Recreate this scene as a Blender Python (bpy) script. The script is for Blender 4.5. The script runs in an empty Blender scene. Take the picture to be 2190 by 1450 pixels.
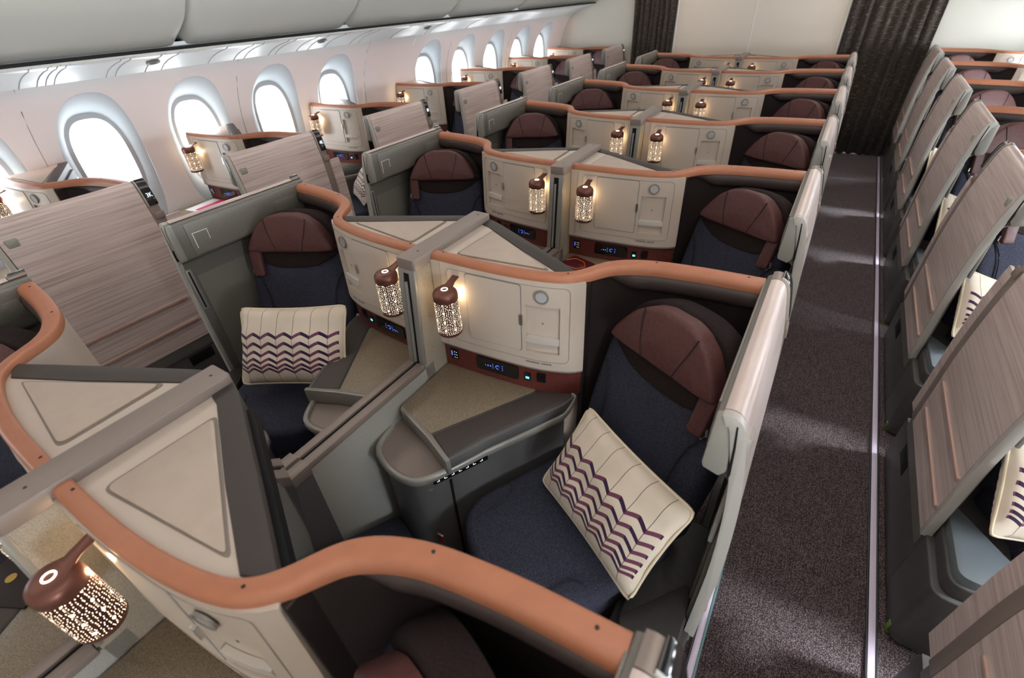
import bpy, bmesh, math, random
from mathutils import Vector, Matrix, Euler
random.seed(7)
SC = bpy.context.scene
COL = SC.collection
H = 1.19            # height of the copper rail above the carpet
PITCH = 1.1         # row pitch
PI = math.pi

# ------------------------------------------------------------------ materials
def nodes(m):
    m.use_nodes = True
    nt = m.node_tree
    return nt, nt.nodes, nt.links

def P(name, col, rough=.5, metal=0, spec=.5, emit=None, es=0, sheen=0, coat=0):
    m = bpy.data.materials.new(name); nt, N, L = nodes(m)
    b = N['Principled BSDF']
    b.inputs['Base Color'].default_value = (*col, 1)
    b.inputs['Roughness'].default_value = rough
    b.inputs['Metallic'].default_value = metal
    b.inputs['Specular IOR Level'].default_value = spec
    if emit:
        b.inputs['Emission Color'].default_value = (*emit, 1); b.inputs['Emission Strength'].default_value = es
    if sheen: b.inputs['Sheen Weight'].default_value = sheen
    if coat: b.inputs['Coat Weight'].default_value = coat
    return m

def ramp(N, L, fac, stops, interp='LINEAR'):
    r = N.new('ShaderNodeValToRGB'); r.color_ramp.interpolation = interp
    while len(r.color_ramp.elements) < len(stops): r.color_ramp.elements.new(.5)
    for e, (p, c) in zip(r.color_ramp.elements, stops):
        e.position = p; e.color = (*c, 1)
    L.new(fac, r.inputs[0]); return r

def noise_mat(name, c0, c1, scale, rough=.5, stretch=(1, 1, 1), lo=.35, hi=.65, bump=0, detail=3, spec=.5, metal=0, bdist=.002):
    m = P(name, c0, rough, metal, spec); nt, N, L = nodes(m); b = N['Principled BSDF']
    tc = N.new('ShaderNodeTexCoord'); mp = N.new('ShaderNodeMapping'); mp.inputs['Scale'].default_value = stretch
    L.new(tc.outputs['Object'], mp.inputs[0])
    n = N.new('ShaderNodeTexNoise'); n.inputs['Scale'].default_value = scale; n.inputs['Detail'].default_value = detail
    L.new(mp.outputs[0], n.inputs['Vector'])
    r = ramp(N, L, n.outputs['Fac'], [(lo, c0), (hi, c1)])
    L.new(r.outputs[0], b.inputs['Base Color'])
    if bump:
        bp = N.new('ShaderNodeBump'); bp.inputs['Strength'].default_value = bump; bp.inputs['Distance'].default_value = bdist
        L.new(n.outputs['Fac'], bp.inputs['Height']); L.new(bp.outputs[0], b.inputs['Normal'])
    return m

def weave_mat(name, c0, c1, scale, rough=.9, bump=.4):
    """woven upholstery: two crossed wave bands"""
    m = P(name, c0, rough, 0, .2, sheen=.0); nt, N, L = nodes(m); b = N['Principled BSDF']
    tc = N.new('ShaderNodeTexCoord')
    v = N.new('ShaderNodeTexVoronoi'); v.inputs['Scale'].default_value = scale; v.inputs['Randomness'].default_value = .55
    L.new(tc.outputs['Object'], v.inputs['Vector'])
    r = ramp(N, L, v.outputs['Distance'], [(.1, c1), (.55, c0)])
    L.new(r.outputs[0], b.inputs['Base Color'])
    bp = N.new('ShaderNodeBump'); bp.inputs['Strength'].default_value = bump; bp.inputs['Distance'].default_value = .002; bp.invert = True
    L.new(v.outputs['Distance'], bp.inputs['Height']); L.new(bp.outputs[0], b.inputs['Normal'])
    return m

M = {}
M['copper'] = noise_mat('copper_paint', (.37, .142, .074), (.40, .155, .082), 30, .42, spec=.45)
M['white'] = P('cream_plastic', (.51, .432, .362), .42)
M['lid'] = noise_mat('cream_lid', (.44, .358, .292), (.465, .38, .31), 25, .5)
M['groove'] = P('beige_groove', (.27, .235, .205), .6)
M['lidgroove'] = P('lid_groove', (.21, .175, .15), .6)
M['outer'] = P('cream_outer_shell', (.52, .43, .37), .5)
M['dark'] = P('dark_brown_padding', (.021, .0145, .014), .62, spec=.3)
M['roll'] = P('brown_pad', (.05, .036, .033), .5, spec=.35)
M['band'] = P('taupe_band', (.052, .043, .039), .55, spec=.35)
M['red'] = noise_mat('oxblood_panel', (.095, .02, .015), (.12, .026, .019), 60, .45)
M['lam'] = noise_mat('speckled_laminate', (.10, .076, .05), (.30, .24, .165), 560, .45, lo=.36, hi=.66, detail=4)
M['lamg'] = noise_mat('speckled_silver_laminate', (.105, .095, .078), (.235, .218, .185), 480, .42, lo=.3, hi=.75, detail=4)
M['lamwall'] = noise_mat('speckled_bright_laminate', (.19, .18, .16), (.42, .41, .375), 480, .42, lo=.3, hi=.75, detail=4)
M['lampost'] = noise_mat('speckled_warm_laminate', (.18, .145, .108), (.36, .305, .24), 520, .45, lo=.3, hi=.75, detail=4)
M['tray'] = noise_mat('speckled_tray', (.14, .108, .088), (.24, .195, .165), 560, .4, lo=.3, hi=.75)
M['trim'] = P('satin_grey_trim', (.24, .228, .208), .38, .25)
M['cap'] = P('taupe_metal_cap', (.225, .182, .16), .42, .25)
M['bar'] = P('cream_bar', (.62, .58, .53), .3, .2)
M['steel'] = P('steel', (.55, .52, .49), .3, .9)
M['panelgrey'] = P('light_grey_panel', (.36, .345, .315), .38)
M['panelinner'] = P('grey_panel_inner', (.125, .118, .104), .45)
M['edgegrey'] = P('grey_panel_edge', (.235, .225, .20), .42)
M['button'] = P('grey_button', (.27, .27, .24), .4)
M['base'] = P('charcoal_plastic', (.085, .082, .083), .5)
M['plinth'] = noise_mat('charcoal_plinth', (.05, .047, .046), (.06, .056, .054), 40, .48)
M['leather'] = noise_mat('burgundy_leather', (.074, .029, .027), (.092, .036, .034), 90, .55, bump=.12, spec=.3)
M['seam'] = P('dark_seam', (.018, .008, .008), .7)
M['navy'] = weave_mat('navy_weave', (.022, .023, .038), (.076, .077, .102), 300)
M['navyline'] = P('navy_stitch', (.009, .010, .018), .9)
M['brownfab'] = weave_mat('brown_weave', (.014, .0085, .0085), (.029, .0185, .018), 300, bump=.2)
M['black'] = P('black_gloss', (.006, .006, .007), .12, coat=.3)
M['blackmat'] = P('black_matte', (.006, .006, .007), .6, spec=.2)
M['screen'] = P('screen_glass', (.01, .01, .014), .06, coat=.6)
M['lampbody'] = P('lamp_copper', (.16, .062, .045), .38, .55)
M['glowwhite'] = P('display_white', (.8, .9, 1), .5, emit=(.75, .92, 1), es=1.1)
M['glowblue'] = P('display_blue', (.1, .2, 1), .5, emit=(.12, .22, 1), es=1.2)
M['glowcyan'] = P('display_cyan', (.1, .8, 1), .5, emit=(.15, .75, .9), es=1.6)
M['lens'] = P('lamp_lens', (.42, .42, .42), .15)
M['ink'] = P('grey_print', (.16, .15, .145), .6)
M['holes'] = P('screw_hole', (.02, .012, .01), .7)
M['lidlit'] = P('daylit_armrest_lid', (.115, .135, .148), .5)  # window-side armrest lid, the daylight on it put into its colour
M['lidshaded'] = P('shaded_armrest_lid', (.022, .0185, .0175), .55)  # same lid in the centre rows, its shade put into the colour
M['wall'] = P('cabin_wall', (.74, .715, .71), .5)
M['reveal'] = P('window_reveal', (.46, .51, .54), .55)
M['sealring'] = P('window_seal_ring', (.40, .44, .46), .5)
M['seamgrey'] = P('panel_seam', (.38, .36, .36), .6)
M['bin'] = P('bin_plastic', (.52, .515, .475), .36)
M['psu'] = P('psu_plastic', (.70, .735, .74), .33, spec=.5)
M['bulk'] = P('bulkhead_cream', (.70, .62, .53), .5)
M['bulkside'] = P('bulkhead_white', (.60, .575, .51), .5)
M['strip'] = P('bulkhead_strip', (.85, .82, .78), .4)
M['ceiling'] = P('ceiling_white', (.78, .76, .73), .6)
M['lumi'] = P('photoluminescent_strip', (.60, .53, .66), .22)
M['teal'] = P('teal_edge', (.10, .22, .24), .3)
M['trackdark'] = P('track_edge', (.03, .032, .036), .35, .3)
M['green'] = P('green_tag', (.12, .20, .03), .5)
M['redtag'] = P('red_tag', (.55, .02, .015), .45)
M['kit'] = P('oxblood_card', (.085, .006, .013), .4)
M['orange'] = P('orange_print', (.85, .22, .03), .5)
M['gold'] = P('gold_emblem', (.55, .36, .10), .35, .6)
M['magenta'] = P('magenta_card', (.55, .03, .16), .5)
M['paper'] = P('paper', (.78, .76, .76), .5)
M['beige'] = P('piping_cream', (.62, .53, .38), .8)

# wood laminate: streaks run along Y
def wood():
    m = P('ash_laminate', (.4, .3, .27), .3, spec=.55); nt, N, L = nodes(m); b = N['Principled BSDF']
    tc = N.new('ShaderNodeTexCoord')
    mp = N.new('ShaderNodeMapping'); mp.inputs['Scale'].default_value = (1, .7, 42); L.new(tc.outputs['Object'], mp.inputs[0])
    n = N.new('ShaderNodeTexNoise'); n.inputs['Scale'].default_value = 2.2; n.inputs['Detail'].default_value = 5; n.inputs['Roughness'].default_value = .62
    L.new(mp.outputs[0], n.inputs['Vector'])
    r = ramp(N, L, n.outputs['Fac'], [(.27, (.27, .208, .19)), (.42, (.42, .337, .31)), (.55, (.505, .415, .385)), (.8, (.62, .53, .495))])
    L.new(r.outputs[0], b.inputs['Base Color']); return m
M['wood'] = wood()
M['batten'] = P('rose_batten', (.38, .26, .215), .4, .1)

# carpet
def carpet():
    m = P('carpet_plum', (.03, .02, .02), .95, spec=.15, sheen=.2); nt, N, L = nodes(m); b = N['Principled BSDF']
    tc = N.new('ShaderNodeTexCoord'); mp = N.new('ShaderNodeMapping'); mp.inputs['Scale'].default_value = (1, .62, 1); L.new(tc.outputs['Object'], mp.inputs[0])
    v = N.new('ShaderNodeTexVoronoi'); v.inputs['Scale'].default_value = 260; v.inputs['Randomness'].default_value = .45; L.new(mp.outputs[0], v.inputs['Vector'])
    mp2 = N.new('ShaderNodeMapping'); mp2.inputs['Scale'].default_value = (240, 9, 1); L.new(tc.outputs['Object'], mp2.inputs[0])
    n = N.new('ShaderNodeTexNoise'); n.inputs['Scale'].default_value = 1; n.inputs['Detail'].default_value = 2; L.new(mp2.outputs[0], n.inputs['Vector'])
    r1 = ramp(N, L, v.outputs['Distance'], [(.12, (.27, .235, .24)), (.5, (.028, .018, .020))])
    r2 = ramp(N, L, n.outputs['Fac'], [(.35, (.55, .5, .5)), (.55, (1, .95, .95)), (.72, (1.25, .85, .9))])
    mx = N.new('ShaderNodeMix'); mx.data_type = 'RGBA'; mx.blend_type = 'MULTIPLY'; mx.inputs[0].default_value = .85
    L.new(r1.outputs[0], mx.inputs[6]); L.new(r2.outputs[0], mx.inputs[7]); L.new(mx.outputs[2], b.inputs['Base Color'])
    bp = N.new('ShaderNodeBump'); bp.invert = True; bp.inputs['Strength'].default_value = .5; bp.inputs['Distance'].default_value = .003
    L.new(v.outputs['Distance'], bp.inputs['Height']); L.new(bp.outputs[0], b.inputs['Normal']); return m
M['carpet'] = carpet()

def curtain_mat():
    m = P('curtain_cloth', (.02, .015, .013), .9, spec=.2, sheen=.2); nt, N, L = nodes(m); b = N['Principled BSDF']
    tc = N.new('ShaderNodeTexCoord'); mp = N.new('ShaderNodeMapping'); mp.inputs['Scale'].default_value = (9, 9, 55); L.new(tc.outputs['Object'], mp.inputs[0])
    n = N.new('ShaderNodeTexNoise'); n.inputs['Scale'].default_value = 2; n.inputs['Detail'].default_value = 1; L.new(mp.outputs[0], n.inputs['Vector'])
    r = ramp(N, L, n.outputs['Fac'], [(.58, (.038, .028, .023)), (.70, (.13, .105, .085))])
    L.new(r.outputs[0], b.inputs['Base Color']); return m
M['curtain'] = curtain_mat()

def math_node(N, L, op, a, b=None, c=None):
    n = N.new('ShaderNodeMath'); n.operation = op
    for i, x in enumerate((a, b, c)):
        if x is None: continue
        if isinstance(x, (int, float)): n.inputs[i].default_value = x
        else: L.new(x, n.inputs[i])
    return n.outputs[0]

# pierced lamp shade: dots of light in a dark copper sleeve (pattern in UV)
def lampshade():
    m = P('pierced_copper', (.085, .030, .026), .4, .5); nt, N, L = nodes(m); b = N['Principled BSDF']
    tc = N.new('ShaderNodeTexCoord'); mp = N.new('ShaderNodeMapping'); mp.inputs['Scale'].default_value = (38, 19, 1); L.new(tc.outputs['UV'], mp.inputs[0])
    v = N.new('ShaderNodeTexVoronoi'); v.voronoi_dimensions = '2D'; v.inputs['Scale'].default_value = 1; v.inputs['Randomness'].default_value = .45; L.new(mp.outputs[0], v.inputs['Vector'])
    sep = N.new('ShaderNodeSeparateXYZ'); L.new(tc.outputs['UV'], sep.inputs[0])
    dots = math_node(N, L, 'LESS_THAN', v.outputs['Distance'], .110)
    # thin vertical lines with rosettes
    fu = math_node(N, L, 'FRACT', math_node(N, L, 'MULTIPLY', sep.outputs[0], 8))
    du = math_node(N, L, 'ABSOLUTE', math_node(N, L, 'SUBTRACT', fu, .5))
    line = math_node(N, L, 'MULTIPLY', math_node(N, L, 'LESS_THAN', du, .010), .12)
    fv = math_node(N, L, 'FRACT', math_node(N, L, 'MULTIPLY', sep.outputs[1], 3.5))
    dv = math_node(N, L, 'ABSOLUTE', math_node(N, L, 'SUBTRACT', fv, .5))
    rr = math_node(N, L, 'SQRT', math_node(N, L, 'ADD', math_node(N, L, 'POWER', math_node(N, L, 'MULTIPLY', du, 1.35), 2), math_node(N, L, 'POWER', math_node(N, L, 'MULTIPLY', dv, 1.3), 2)))
    ring = math_node(N, L, 'MULTIPLY', math_node(N, L, 'LESS_THAN', rr, .115), math_node(N, L, 'GREATER_THAN', rr, .085))
    mask = math_node(N, L, 'MAXIMUM', math_node(N, L, 'MAXIMUM', dots, line), ring)
    st = math_node(N, L, 'MULTIPLY', mask, 11.0)
    b.inputs['Emission Color'].default_value = (1, .75, .50, 1); L.new(st, b.inputs['Emission Strength'])
    return m
M['shade'] = lampshade()
M['lampring'] = P('lamp_ring_light', (1, .85, .7), .5, emit=(1, .78, .6), es=7)

# cushion with chevron print (UV: u along length, v up)
def cushion_mat():
    m = P('chevron_cushion', (.6, .53, .41), .85, spec=.2, sheen=.15); nt, N, L = nodes(m); b = N['Principled BSDF']
    tc = N.new('ShaderNodeTexCoord'); sep = N.new('ShaderNodeSeparateXYZ'); L.new(tc.outputs['UV'], sep.inputs[0])
    u, v = sep.outputs[0], sep.outputs[1]
    cu = math_node(N, L, 'FRACT', math_node(N, L, 'ADD', math_node(N, L, 'MULTIPLY', u, 6.5), .25))
    ab = math_node(N, L, 'ABSOLUTE', math_node(N, L, 'SUBTRACT', cu, .5))           # 0 at apex, .5 at valley
    curve = math_node(N, L, 'MULTIPLY', math_node(N, L, 'POWER', ab, 1.3), .135)
    vv = math_node(N, L, 'ADD', v, curve)                                          # chevron coordinate
    band = None
    for k, vc in enumerate((.655, .535, .43, .34, .27, .215)):
        d = math_node(N, L, 'LESS_THAN', math_node(N, L, 'ABSOLUTE', math_node(N, L, 'SUBTRACT', vv, vc)),   .0215 - .0010 * k)
        band = d if band is None else math_node(N, L, 'MAXIMUM', band, d)
    inx = math_node(N, L, 'MULTIPLY', math_node(N, L, 'GREATER_THAN', u, .03), math_node(N, L, 'LESS_THAN', u, .97))
    band = math_node(N, L, 'MULTIPLY', band, inx)
    line = math_node(N, L, 'GREATER_THAN', ab, .487)
    side = math_node(N, L, 'GREATER_THAN', cu, .5)
    c1 = N.new('ShaderNodeMix'); c1.data_type = 'RGBA'; c1.inputs[6].default_value = (.135, .04, .075, 1); c1.inputs[7].default_value = (.03, .010, .04, 1); L.new(side, c1.inputs[0])
    nz = N.new('ShaderNodeTexNoise'); nz.inputs['Scale'].default_value = 9; L.new(tc.outputs['Object'], nz.inputs['Vector'])
    base = ramp(N, L, nz.outputs['Fac'], [(.3, (.56, .475, .38)), (.7, (.635, .55, .45))])
    m1 = N.new('ShaderNodeMix'); m1.data_type = 'RGBA'; L.new(line, m1.inputs[0]); L.new(base.outputs[0], m1.inputs[6]); m1.inputs[7].default_value = (.06, .035, .04, 1)
    m2 = N.new('ShaderNodeMix'); m2.data_type = 'RGBA'; L.new(band, m2.inputs[0]); L.new(m1.outputs[2], m2.inputs[6]); L.new(c1.outputs[2], m2.inputs[7])
    L.new(m2.outputs[2], b.inputs['Base Color'])
    n2 = N.new('ShaderNodeTexNoise'); n2.inputs['Scale'].default_value = 14; n2.inputs['Detail'].default_value = 2; L.new(tc.outputs['Object'], n2.inputs['Vector'])
    bp = N.new('ShaderNodeBump'); bp.inputs['Strength'].default_value = .35; bp.inputs['Distance'].default_value = .012; L.new(n2.outputs['Fac'], bp.inputs['Height']); L.new(bp.outputs[0], b.inputs['Normal'])
    return m
M['cushion'] = cushion_mat()

# window pane: sky overexposed behind it
M['pane'] = P('bright_window', (.9, .95, 1), .3, emit=(.88, .95, 1), es=10.0)
M['pane_sunny'] = P('bright_sunny_window', (.9, .95, 1), .3, emit=(.86, .94, 1), es=60.0)
nt_, N_, L_ = nodes(M['pane_sunny'])
N_.remove(N_['Principled BSDF'])
e_ = N_.new('ShaderNodeEmission'); e_.inputs[0].default_value = (.86, .94, 1, 1); e_.inputs[1].default_value = 60
t_ = N_.new('ShaderNodeBsdfTransparent'); a_ = N_.new('ShaderNodeAddShader')
L_.new(e_.outputs[0], a_.inputs[0]); L_.new(t_.outputs[0], a_.inputs[1]); L_.new(a_.outputs[0], N_['Material Output'].inputs[0])

for k in ('glowwhite', 'glowblue', 'glowcyan', 'lampring'):
    M[k].cycles.emission_sampling = 'NONE'

# ------------------------------------------------------------------ mesh helpers
SX = 1                       # mirror sign of the suite being built
ORG = Vector((0, 0, 0))      # local origin (suite coordinates, rail height z=0) of the thing being built

def B(): return bmesh.new()

def bevel(bm, w, seg=2, ang=30):
    bm.normal_update()
    es = [e for e in bm.edges if len(e.link_faces) == 2 and e.calc_face_angle(0) > math.radians(ang)]
    if es: bmesh.ops.bevel(bm, geom=es, offset=w, segments=seg, affect='EDGES', clamp_overlap=True, profile=.5)

def build(name, bm, mat, parent=None, bev=0, seg=2, sm=38, world=False, recalc=True):
    bmesh.ops.remove_doubles(bm, verts=bm.verts, dist=1e-6)
    if recalc: bmesh.ops.recalc_face_normals(bm, faces=bm.faces)
    if bev: bevel(bm, bev, seg)
    if not world:
        for v in bm.verts:
            v.co = Vector(((v.co.x - ORG.x) * SX, v.co.y - ORG.y, v.co.z - ORG.z))
        if SX < 0: bmesh.ops.reverse_faces(bm, faces=bm.faces)
    me = bpy.data.meshes.new(name); bm.to_mesh(me); bm.free()
    for p in me.polygons: p.use_smooth = True
    try: me.set_sharp_from_angle(angle=math.radians(sm))
    except Exception: pass
    me.materials.append(mat)
    o = bpy.data.objects.new(name, me); COL.objects.link(o)
    if parent: o.parent = parent
    return o

def box(bm, x0, x1, y0, y1, z0, z1):
    vs = [bm.verts.new(c) for c in ((x0, y0, z0), (x1, y0, z0), (x1, y1, z0), (x0, y1, z0), (x0, y0, z1), (x1, y0, z1), (x1, y1, z1), (x0, y1, z1))]
    for f in ((3, 2, 1, 0), (4, 5, 6, 7), (0, 1, 5, 4), (1, 2, 6, 5), (2, 3, 7, 6), (3, 0, 4, 7)): bm.faces.new([vs[i] for i in f])
    return bm

def prism(bm, poly, z0, z1, z1b=None):
    """poly: (x,y) points; z1 may be a function of (x,y)"""
    f = z1 if callable(z1) else (lambda x, y: z1)
    g = z0 if callable(z0) else (lambda x, y: z0)
    a = [bm.verts.new((x, y, g(x, y))) for x, y in poly]; b = [bm.verts.new((x, y, f(x, y))) for x, y in poly]
    n = len(poly)
    bm.faces.new(a[::-1]); bm.faces.new(b)
    for i in range(n): bm.faces.new((a[i], a[(i + 1) % n], b[(i + 1) % n], b[i]))
    return bm

def cr(pts, n=4):
    """Catmull-Rom subdivision of an open polyline"""
    pts = [Vector(p) for p in pts]; out = []
    for i in range(len(pts) - 1):
        p0 = pts[i - 1] if i else pts[0] * 2 - pts[1]; p1, p2 = pts[i], pts[i + 1]
        p3 = pts[i + 2] if i + 2 < len(pts) else pts[-1] * 2 - pts[-2]
        for k in range(n):
            t = k / n
            out.append(.5 * ((2 * p1) + (p2 - p0) * t + (2 * p0 - 5 * p1 + 4 * p2 - p3) * t * t + (3 * p1 - p0 - 3 * p2 + p3) * t ** 3))
    out.append(pts[-1]); return out

def tang(path, i):
    a = path[max(i - 1, 0)]; b = path[min(i + 1, len(path) - 1)]
    t = Vector((b.x - a.x, b.y - a.y)); return t.normalized()

def sweep(bm, path, sec, closed=True, caps=True, scale=None, piv=-.031):
    """section (d,z): d towards the front of the path (to the right of its direction)"""
    path = [Vector((p[0], p[1], p[2] if len(p) > 2 else 0)) for p in path]
    rows = []
    for i, p in enumerate(path):
        t = tang(path, i); n = Vector((t.y, -t.x))
        k = scale(p) if scale else 1
        rows.append([bm.verts.new((p.x + n.x * d * k, p.y + n.y * d * k, p.z + (z - piv) * k + piv if scale else p.z + z)) for d, z in sec])
    m = len(sec)
    for i in range(len(rows) - 1):
        for j in range(m if closed else m - 1):
            bm.faces.new((rows[i][j], rows[i][(j + 1) % m], rows[i + 1][(j + 1) % m], rows[i + 1][j]))
    if closed and caps: bm.faces.new(rows[0][::-1]); bm.faces.new(rows[-1])
    return bm

def tube(bm, path, r, n=8):
    path = [Vector(p) for p in path]; rings = []
    for i, p in enumerate(path):
        t = (path[min(i + 1, len(path) - 1)] - path[max(i - 1, 0)]).normalized()
        up = Vector((0, 0, 1)) if abs(t.z) < .9 else Vector((1, 0, 0))
        a = t.cross(up).normalized(); b = a.cross(t)
        rings.append([bm.verts.new(p + (a * math.cos(2 * PI * k / n) + b * math.sin(2 * PI * k / n)) * r) for k in range(n)])
    for i in range(len(rings) - 1):
        for k in range(n): bm.faces.new((rings[i][k], rings[i][(k + 1) % n], rings[i + 1][(k + 1) % n], rings[i + 1][k]))
    bm.faces.new(rings[0][::-1]); bm.faces.new(rings[-1]); return bm

def lathe(bm, c, prof, n=28, caps=True):
    rings = []
    for r, z in prof: rings.append([bm.verts.new((c[0] + r * math.cos(2 * PI * k / n), c[1] + r * math.sin(2 * PI * k / n), c[2] + z)) for k in range(n)])
    for i in range(len(rings) - 1):
        for k in range(n): bm.faces.new((rings[i][k], rings[i][(k + 1) % n], rings[i + 1][(k + 1) % n], rings[i + 1][k]))
    if caps: bm.faces.new(rings[0][::-1]); bm.faces.new(rings[-1])
    return bm

def rpoly(pts, r, n=4):
    """round the corners of a 2-D polygon"""
    out = []; m = len(pts); V2 = [Vector(p) for p in pts]
    for i in range(m):
        p, a, b = V2[i], V2[i - 1], V2[(i + 1) % m]
        ri = r[i] if isinstance(r, (list, tuple)) else r
        da, db = (a - p), (b - p); k = min(ri, da.length * .45, db.length * .45)
        s, e = p + da.normalized() * k, p + db.normalized() * k
        if k < 1e-4: out.append((p.x, p.y)); continue
        for j in range(n + 1):
            t = j / n; q = s * (1 - t) ** 2 + p * 2 * t * (1 - t) + e * t * t
            out.append((q.x, q.y))
    return out

def props(o, label=None, cat=None, group=None, kind=None):
    if label: o['label'] = label
    if cat: o['category'] = cat
    if group: o['group'] = group
    if kind: o['kind'] = kind
    return o

def thing(name, label, cat, loc, group=None):
    o = bpy.data.objects.new(name, None); COL.objects.link(o); o.location = loc; o.empty_display_size = .1
    return props(o, label, cat, group)

def kids(o): return [c for c in COL.objects if c.parent == o]

TREE = {}
def copy_tree(root, loc, label):
    if root.name not in TREE:
        TREE[root.name] = [(c, kids(c)) for c in kids(root)]
    r = root.copy(); COL.objects.link(r); r.location = loc; r['label'] = label
    for c, subs in TREE[root.name]:
        d = c.copy(); COL.objects.link(d); d.parent = r
        for s in subs:
            e = s.copy(); COL.objects.link(e); e.parent = d
    return r

def struct(name, bm, mat, bev=0, sm=38, recalc=True):
    o = build(name, bm, mat, None, bev, sm=sm, world=True, recalc=recalc); return props(o, kind='structure')

# ------------------------------------------------------------------ suite geometry (x lateral from the centre line, y from the row, z from the rail)
RAIL = cr([(.036, -.308), (.24, -.303), (.38, -.288), (.48, -.265), (.53, -.238), (.562, -.203), (.585, -.165), (.607, -.131), (.635, -.105), (.675, -.082), (.73, -.062), (.80, -.048), (.90, -.035), (1.046, -.025)], 4)
FACE = cr([(.038, -.331), (.18, -.324), (.30, -.314), (.38, -.306), (.45, -.294), (.51, -.275), (.55, -.256), (.578, -.232)], 6)
FLEN = [0]
for i in range(1, len(FACE)): FLEN.append(FLEN[-1] + (FACE[i] - FACE[i - 1]).length)

def bulge(z): return .012 * max(0, min(1, (-z) / .34))
def onface(x, z, off=0):
    """point of the console front at lateral x and height z, off in front of it"""
    for i in range(len(FACE) - 1):
        if FACE[i + 1].x >= x or i == len(FACE) - 2:
            a, b = FACE[i], FACE[i + 1]; t = (x - a.x) / (b.x - a.x); q = a.lerp(b, t)
            d = (b - a).normalized(); n = Vector((d.y, -d.x)); q = q + n * (bulge(z) + off)
            return Vector((q.x, q.y, z))

def patch(bm, x0, x1, z0, z1, o0, o1, r=.012, hole=None, nx=10):
    """rounded raised panel on the console front, from offset o0 to o1; hole = (x0,x1,z0,z1)"""
    zs = set([z0, z1])
    for k in range(5):
        a = k / 4 * PI / 2; zs.add(z0 + r * (1 - math.sin(a))); zs.add(z1 - r * (1 - math.sin(a)))
    for k in range(1, 6): zs.add(z0 + (z1 - z0) * k / 6)
    xs_in = []
    if hole: zs |= {hole[2], hole[3]}; xs_in = [hole[0], hole[1]]
    zs = sorted(zs)
    def ins(z):
        d = min(z - z0, z1 - z)
        return 0 if d >= r else r - math.sqrt(max(0, r * r - (r - d) ** 2))
    xs = sorted(set([k / nx for k in range(nx + 1)] + [(x - x0) / (x1 - x0) for x in xs_in]))
    F, K = [], []
    for z in zs:
        i = ins(z); row = [max(x0 + i, min(x1 - i, x0 + (x1 - x0) * t)) for t in xs]
        row[0], row[-1] = x0 + i, x1 - i
        F.append([bm.verts.new(onface(x, z, o1)) for x in row]); K.append([bm.verts.new(onface(x, z, o0)) for x in row])
    ne = len(xs)
    inside = lambda a, b: hole and zs[b] >= hole[2] - 1e-6 and zs[b + 1] <= hole[3] + 1e-6 and x0 + (x1 - x0) * xs[a] >= hole[0] - 1e-5 and x0 + (x1 - x0) * xs[a + 1] <= hole[1] + 1e-5
    cells = {(a, b) for a in range(ne - 1) for b in range(len(zs) - 1) if not inside(a, b)}
    for a, b in cells:
        bm.faces.new((F[b][a], F[b][a + 1], F[b + 1][a + 1], F[b + 1][a]))
        for da, db, e in ((-1, 0, ((b, a), (b + 1, a))), (1, 0, ((b, a + 1), (b + 1, a + 1))), (0, -1, ((b, a), (b, a + 1))), (0, 1, ((b + 1, a), (b + 1, a + 1)))):
            if (a + da, b + db) not in cells:
                (p, q), (s, t) = e
                try: bm.faces.new((F[p][q], F[s][t], K[s][t], K[p][q]))
                except ValueError: pass
    return bm

def disc_on_face(bm, x, z, r0, r1, o0, o1, n=20):
    """ring or disc standing on the console front"""
    c = onface(x, z, 0); e = .004; t = (onface(x + e, z) - onface(x - e, z)).normalized(); up = Vector((0, 0, 1)); nn = Vector((t.y, -t.x, 0))
    prof = [(r1, o0), (r1, o1)] + ([(r0, o1), (r0, o0)] if r0 else [(0.0005, o1)])
    rings = [[bm.verts.new(c + (t * math.cos(2 * PI * k / n) + up * math.sin(2 * PI * k / n)) * r + nn * o) for k in range(n)] for r, o in prof]
    for i in range(len(rings) - 1):
        for k in range(n): bm.faces.new((rings[i][k], rings[i][(k + 1) % n], rings[i + 1][(k + 1) % n], rings[i + 1][k]))
    return bm

BAND_OUT = [(.037, .040), (.085, .024), (.135, .000), (.34, -.100), (.46, -.160), (.555, -.208)]
BAND_IN = [(.487, -.234), (.30, -.144), (.075, -.026), (.037, -.016)]
TRAYRIM = cr([(.034, -.665), (.05, -.735), (.082, -.776), (.156, -.806), (.236, -.812), (.288, -.785), (.34, -.700), (.397, -.583), (.478, -.440), (.545, -.319)], 5)

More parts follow.
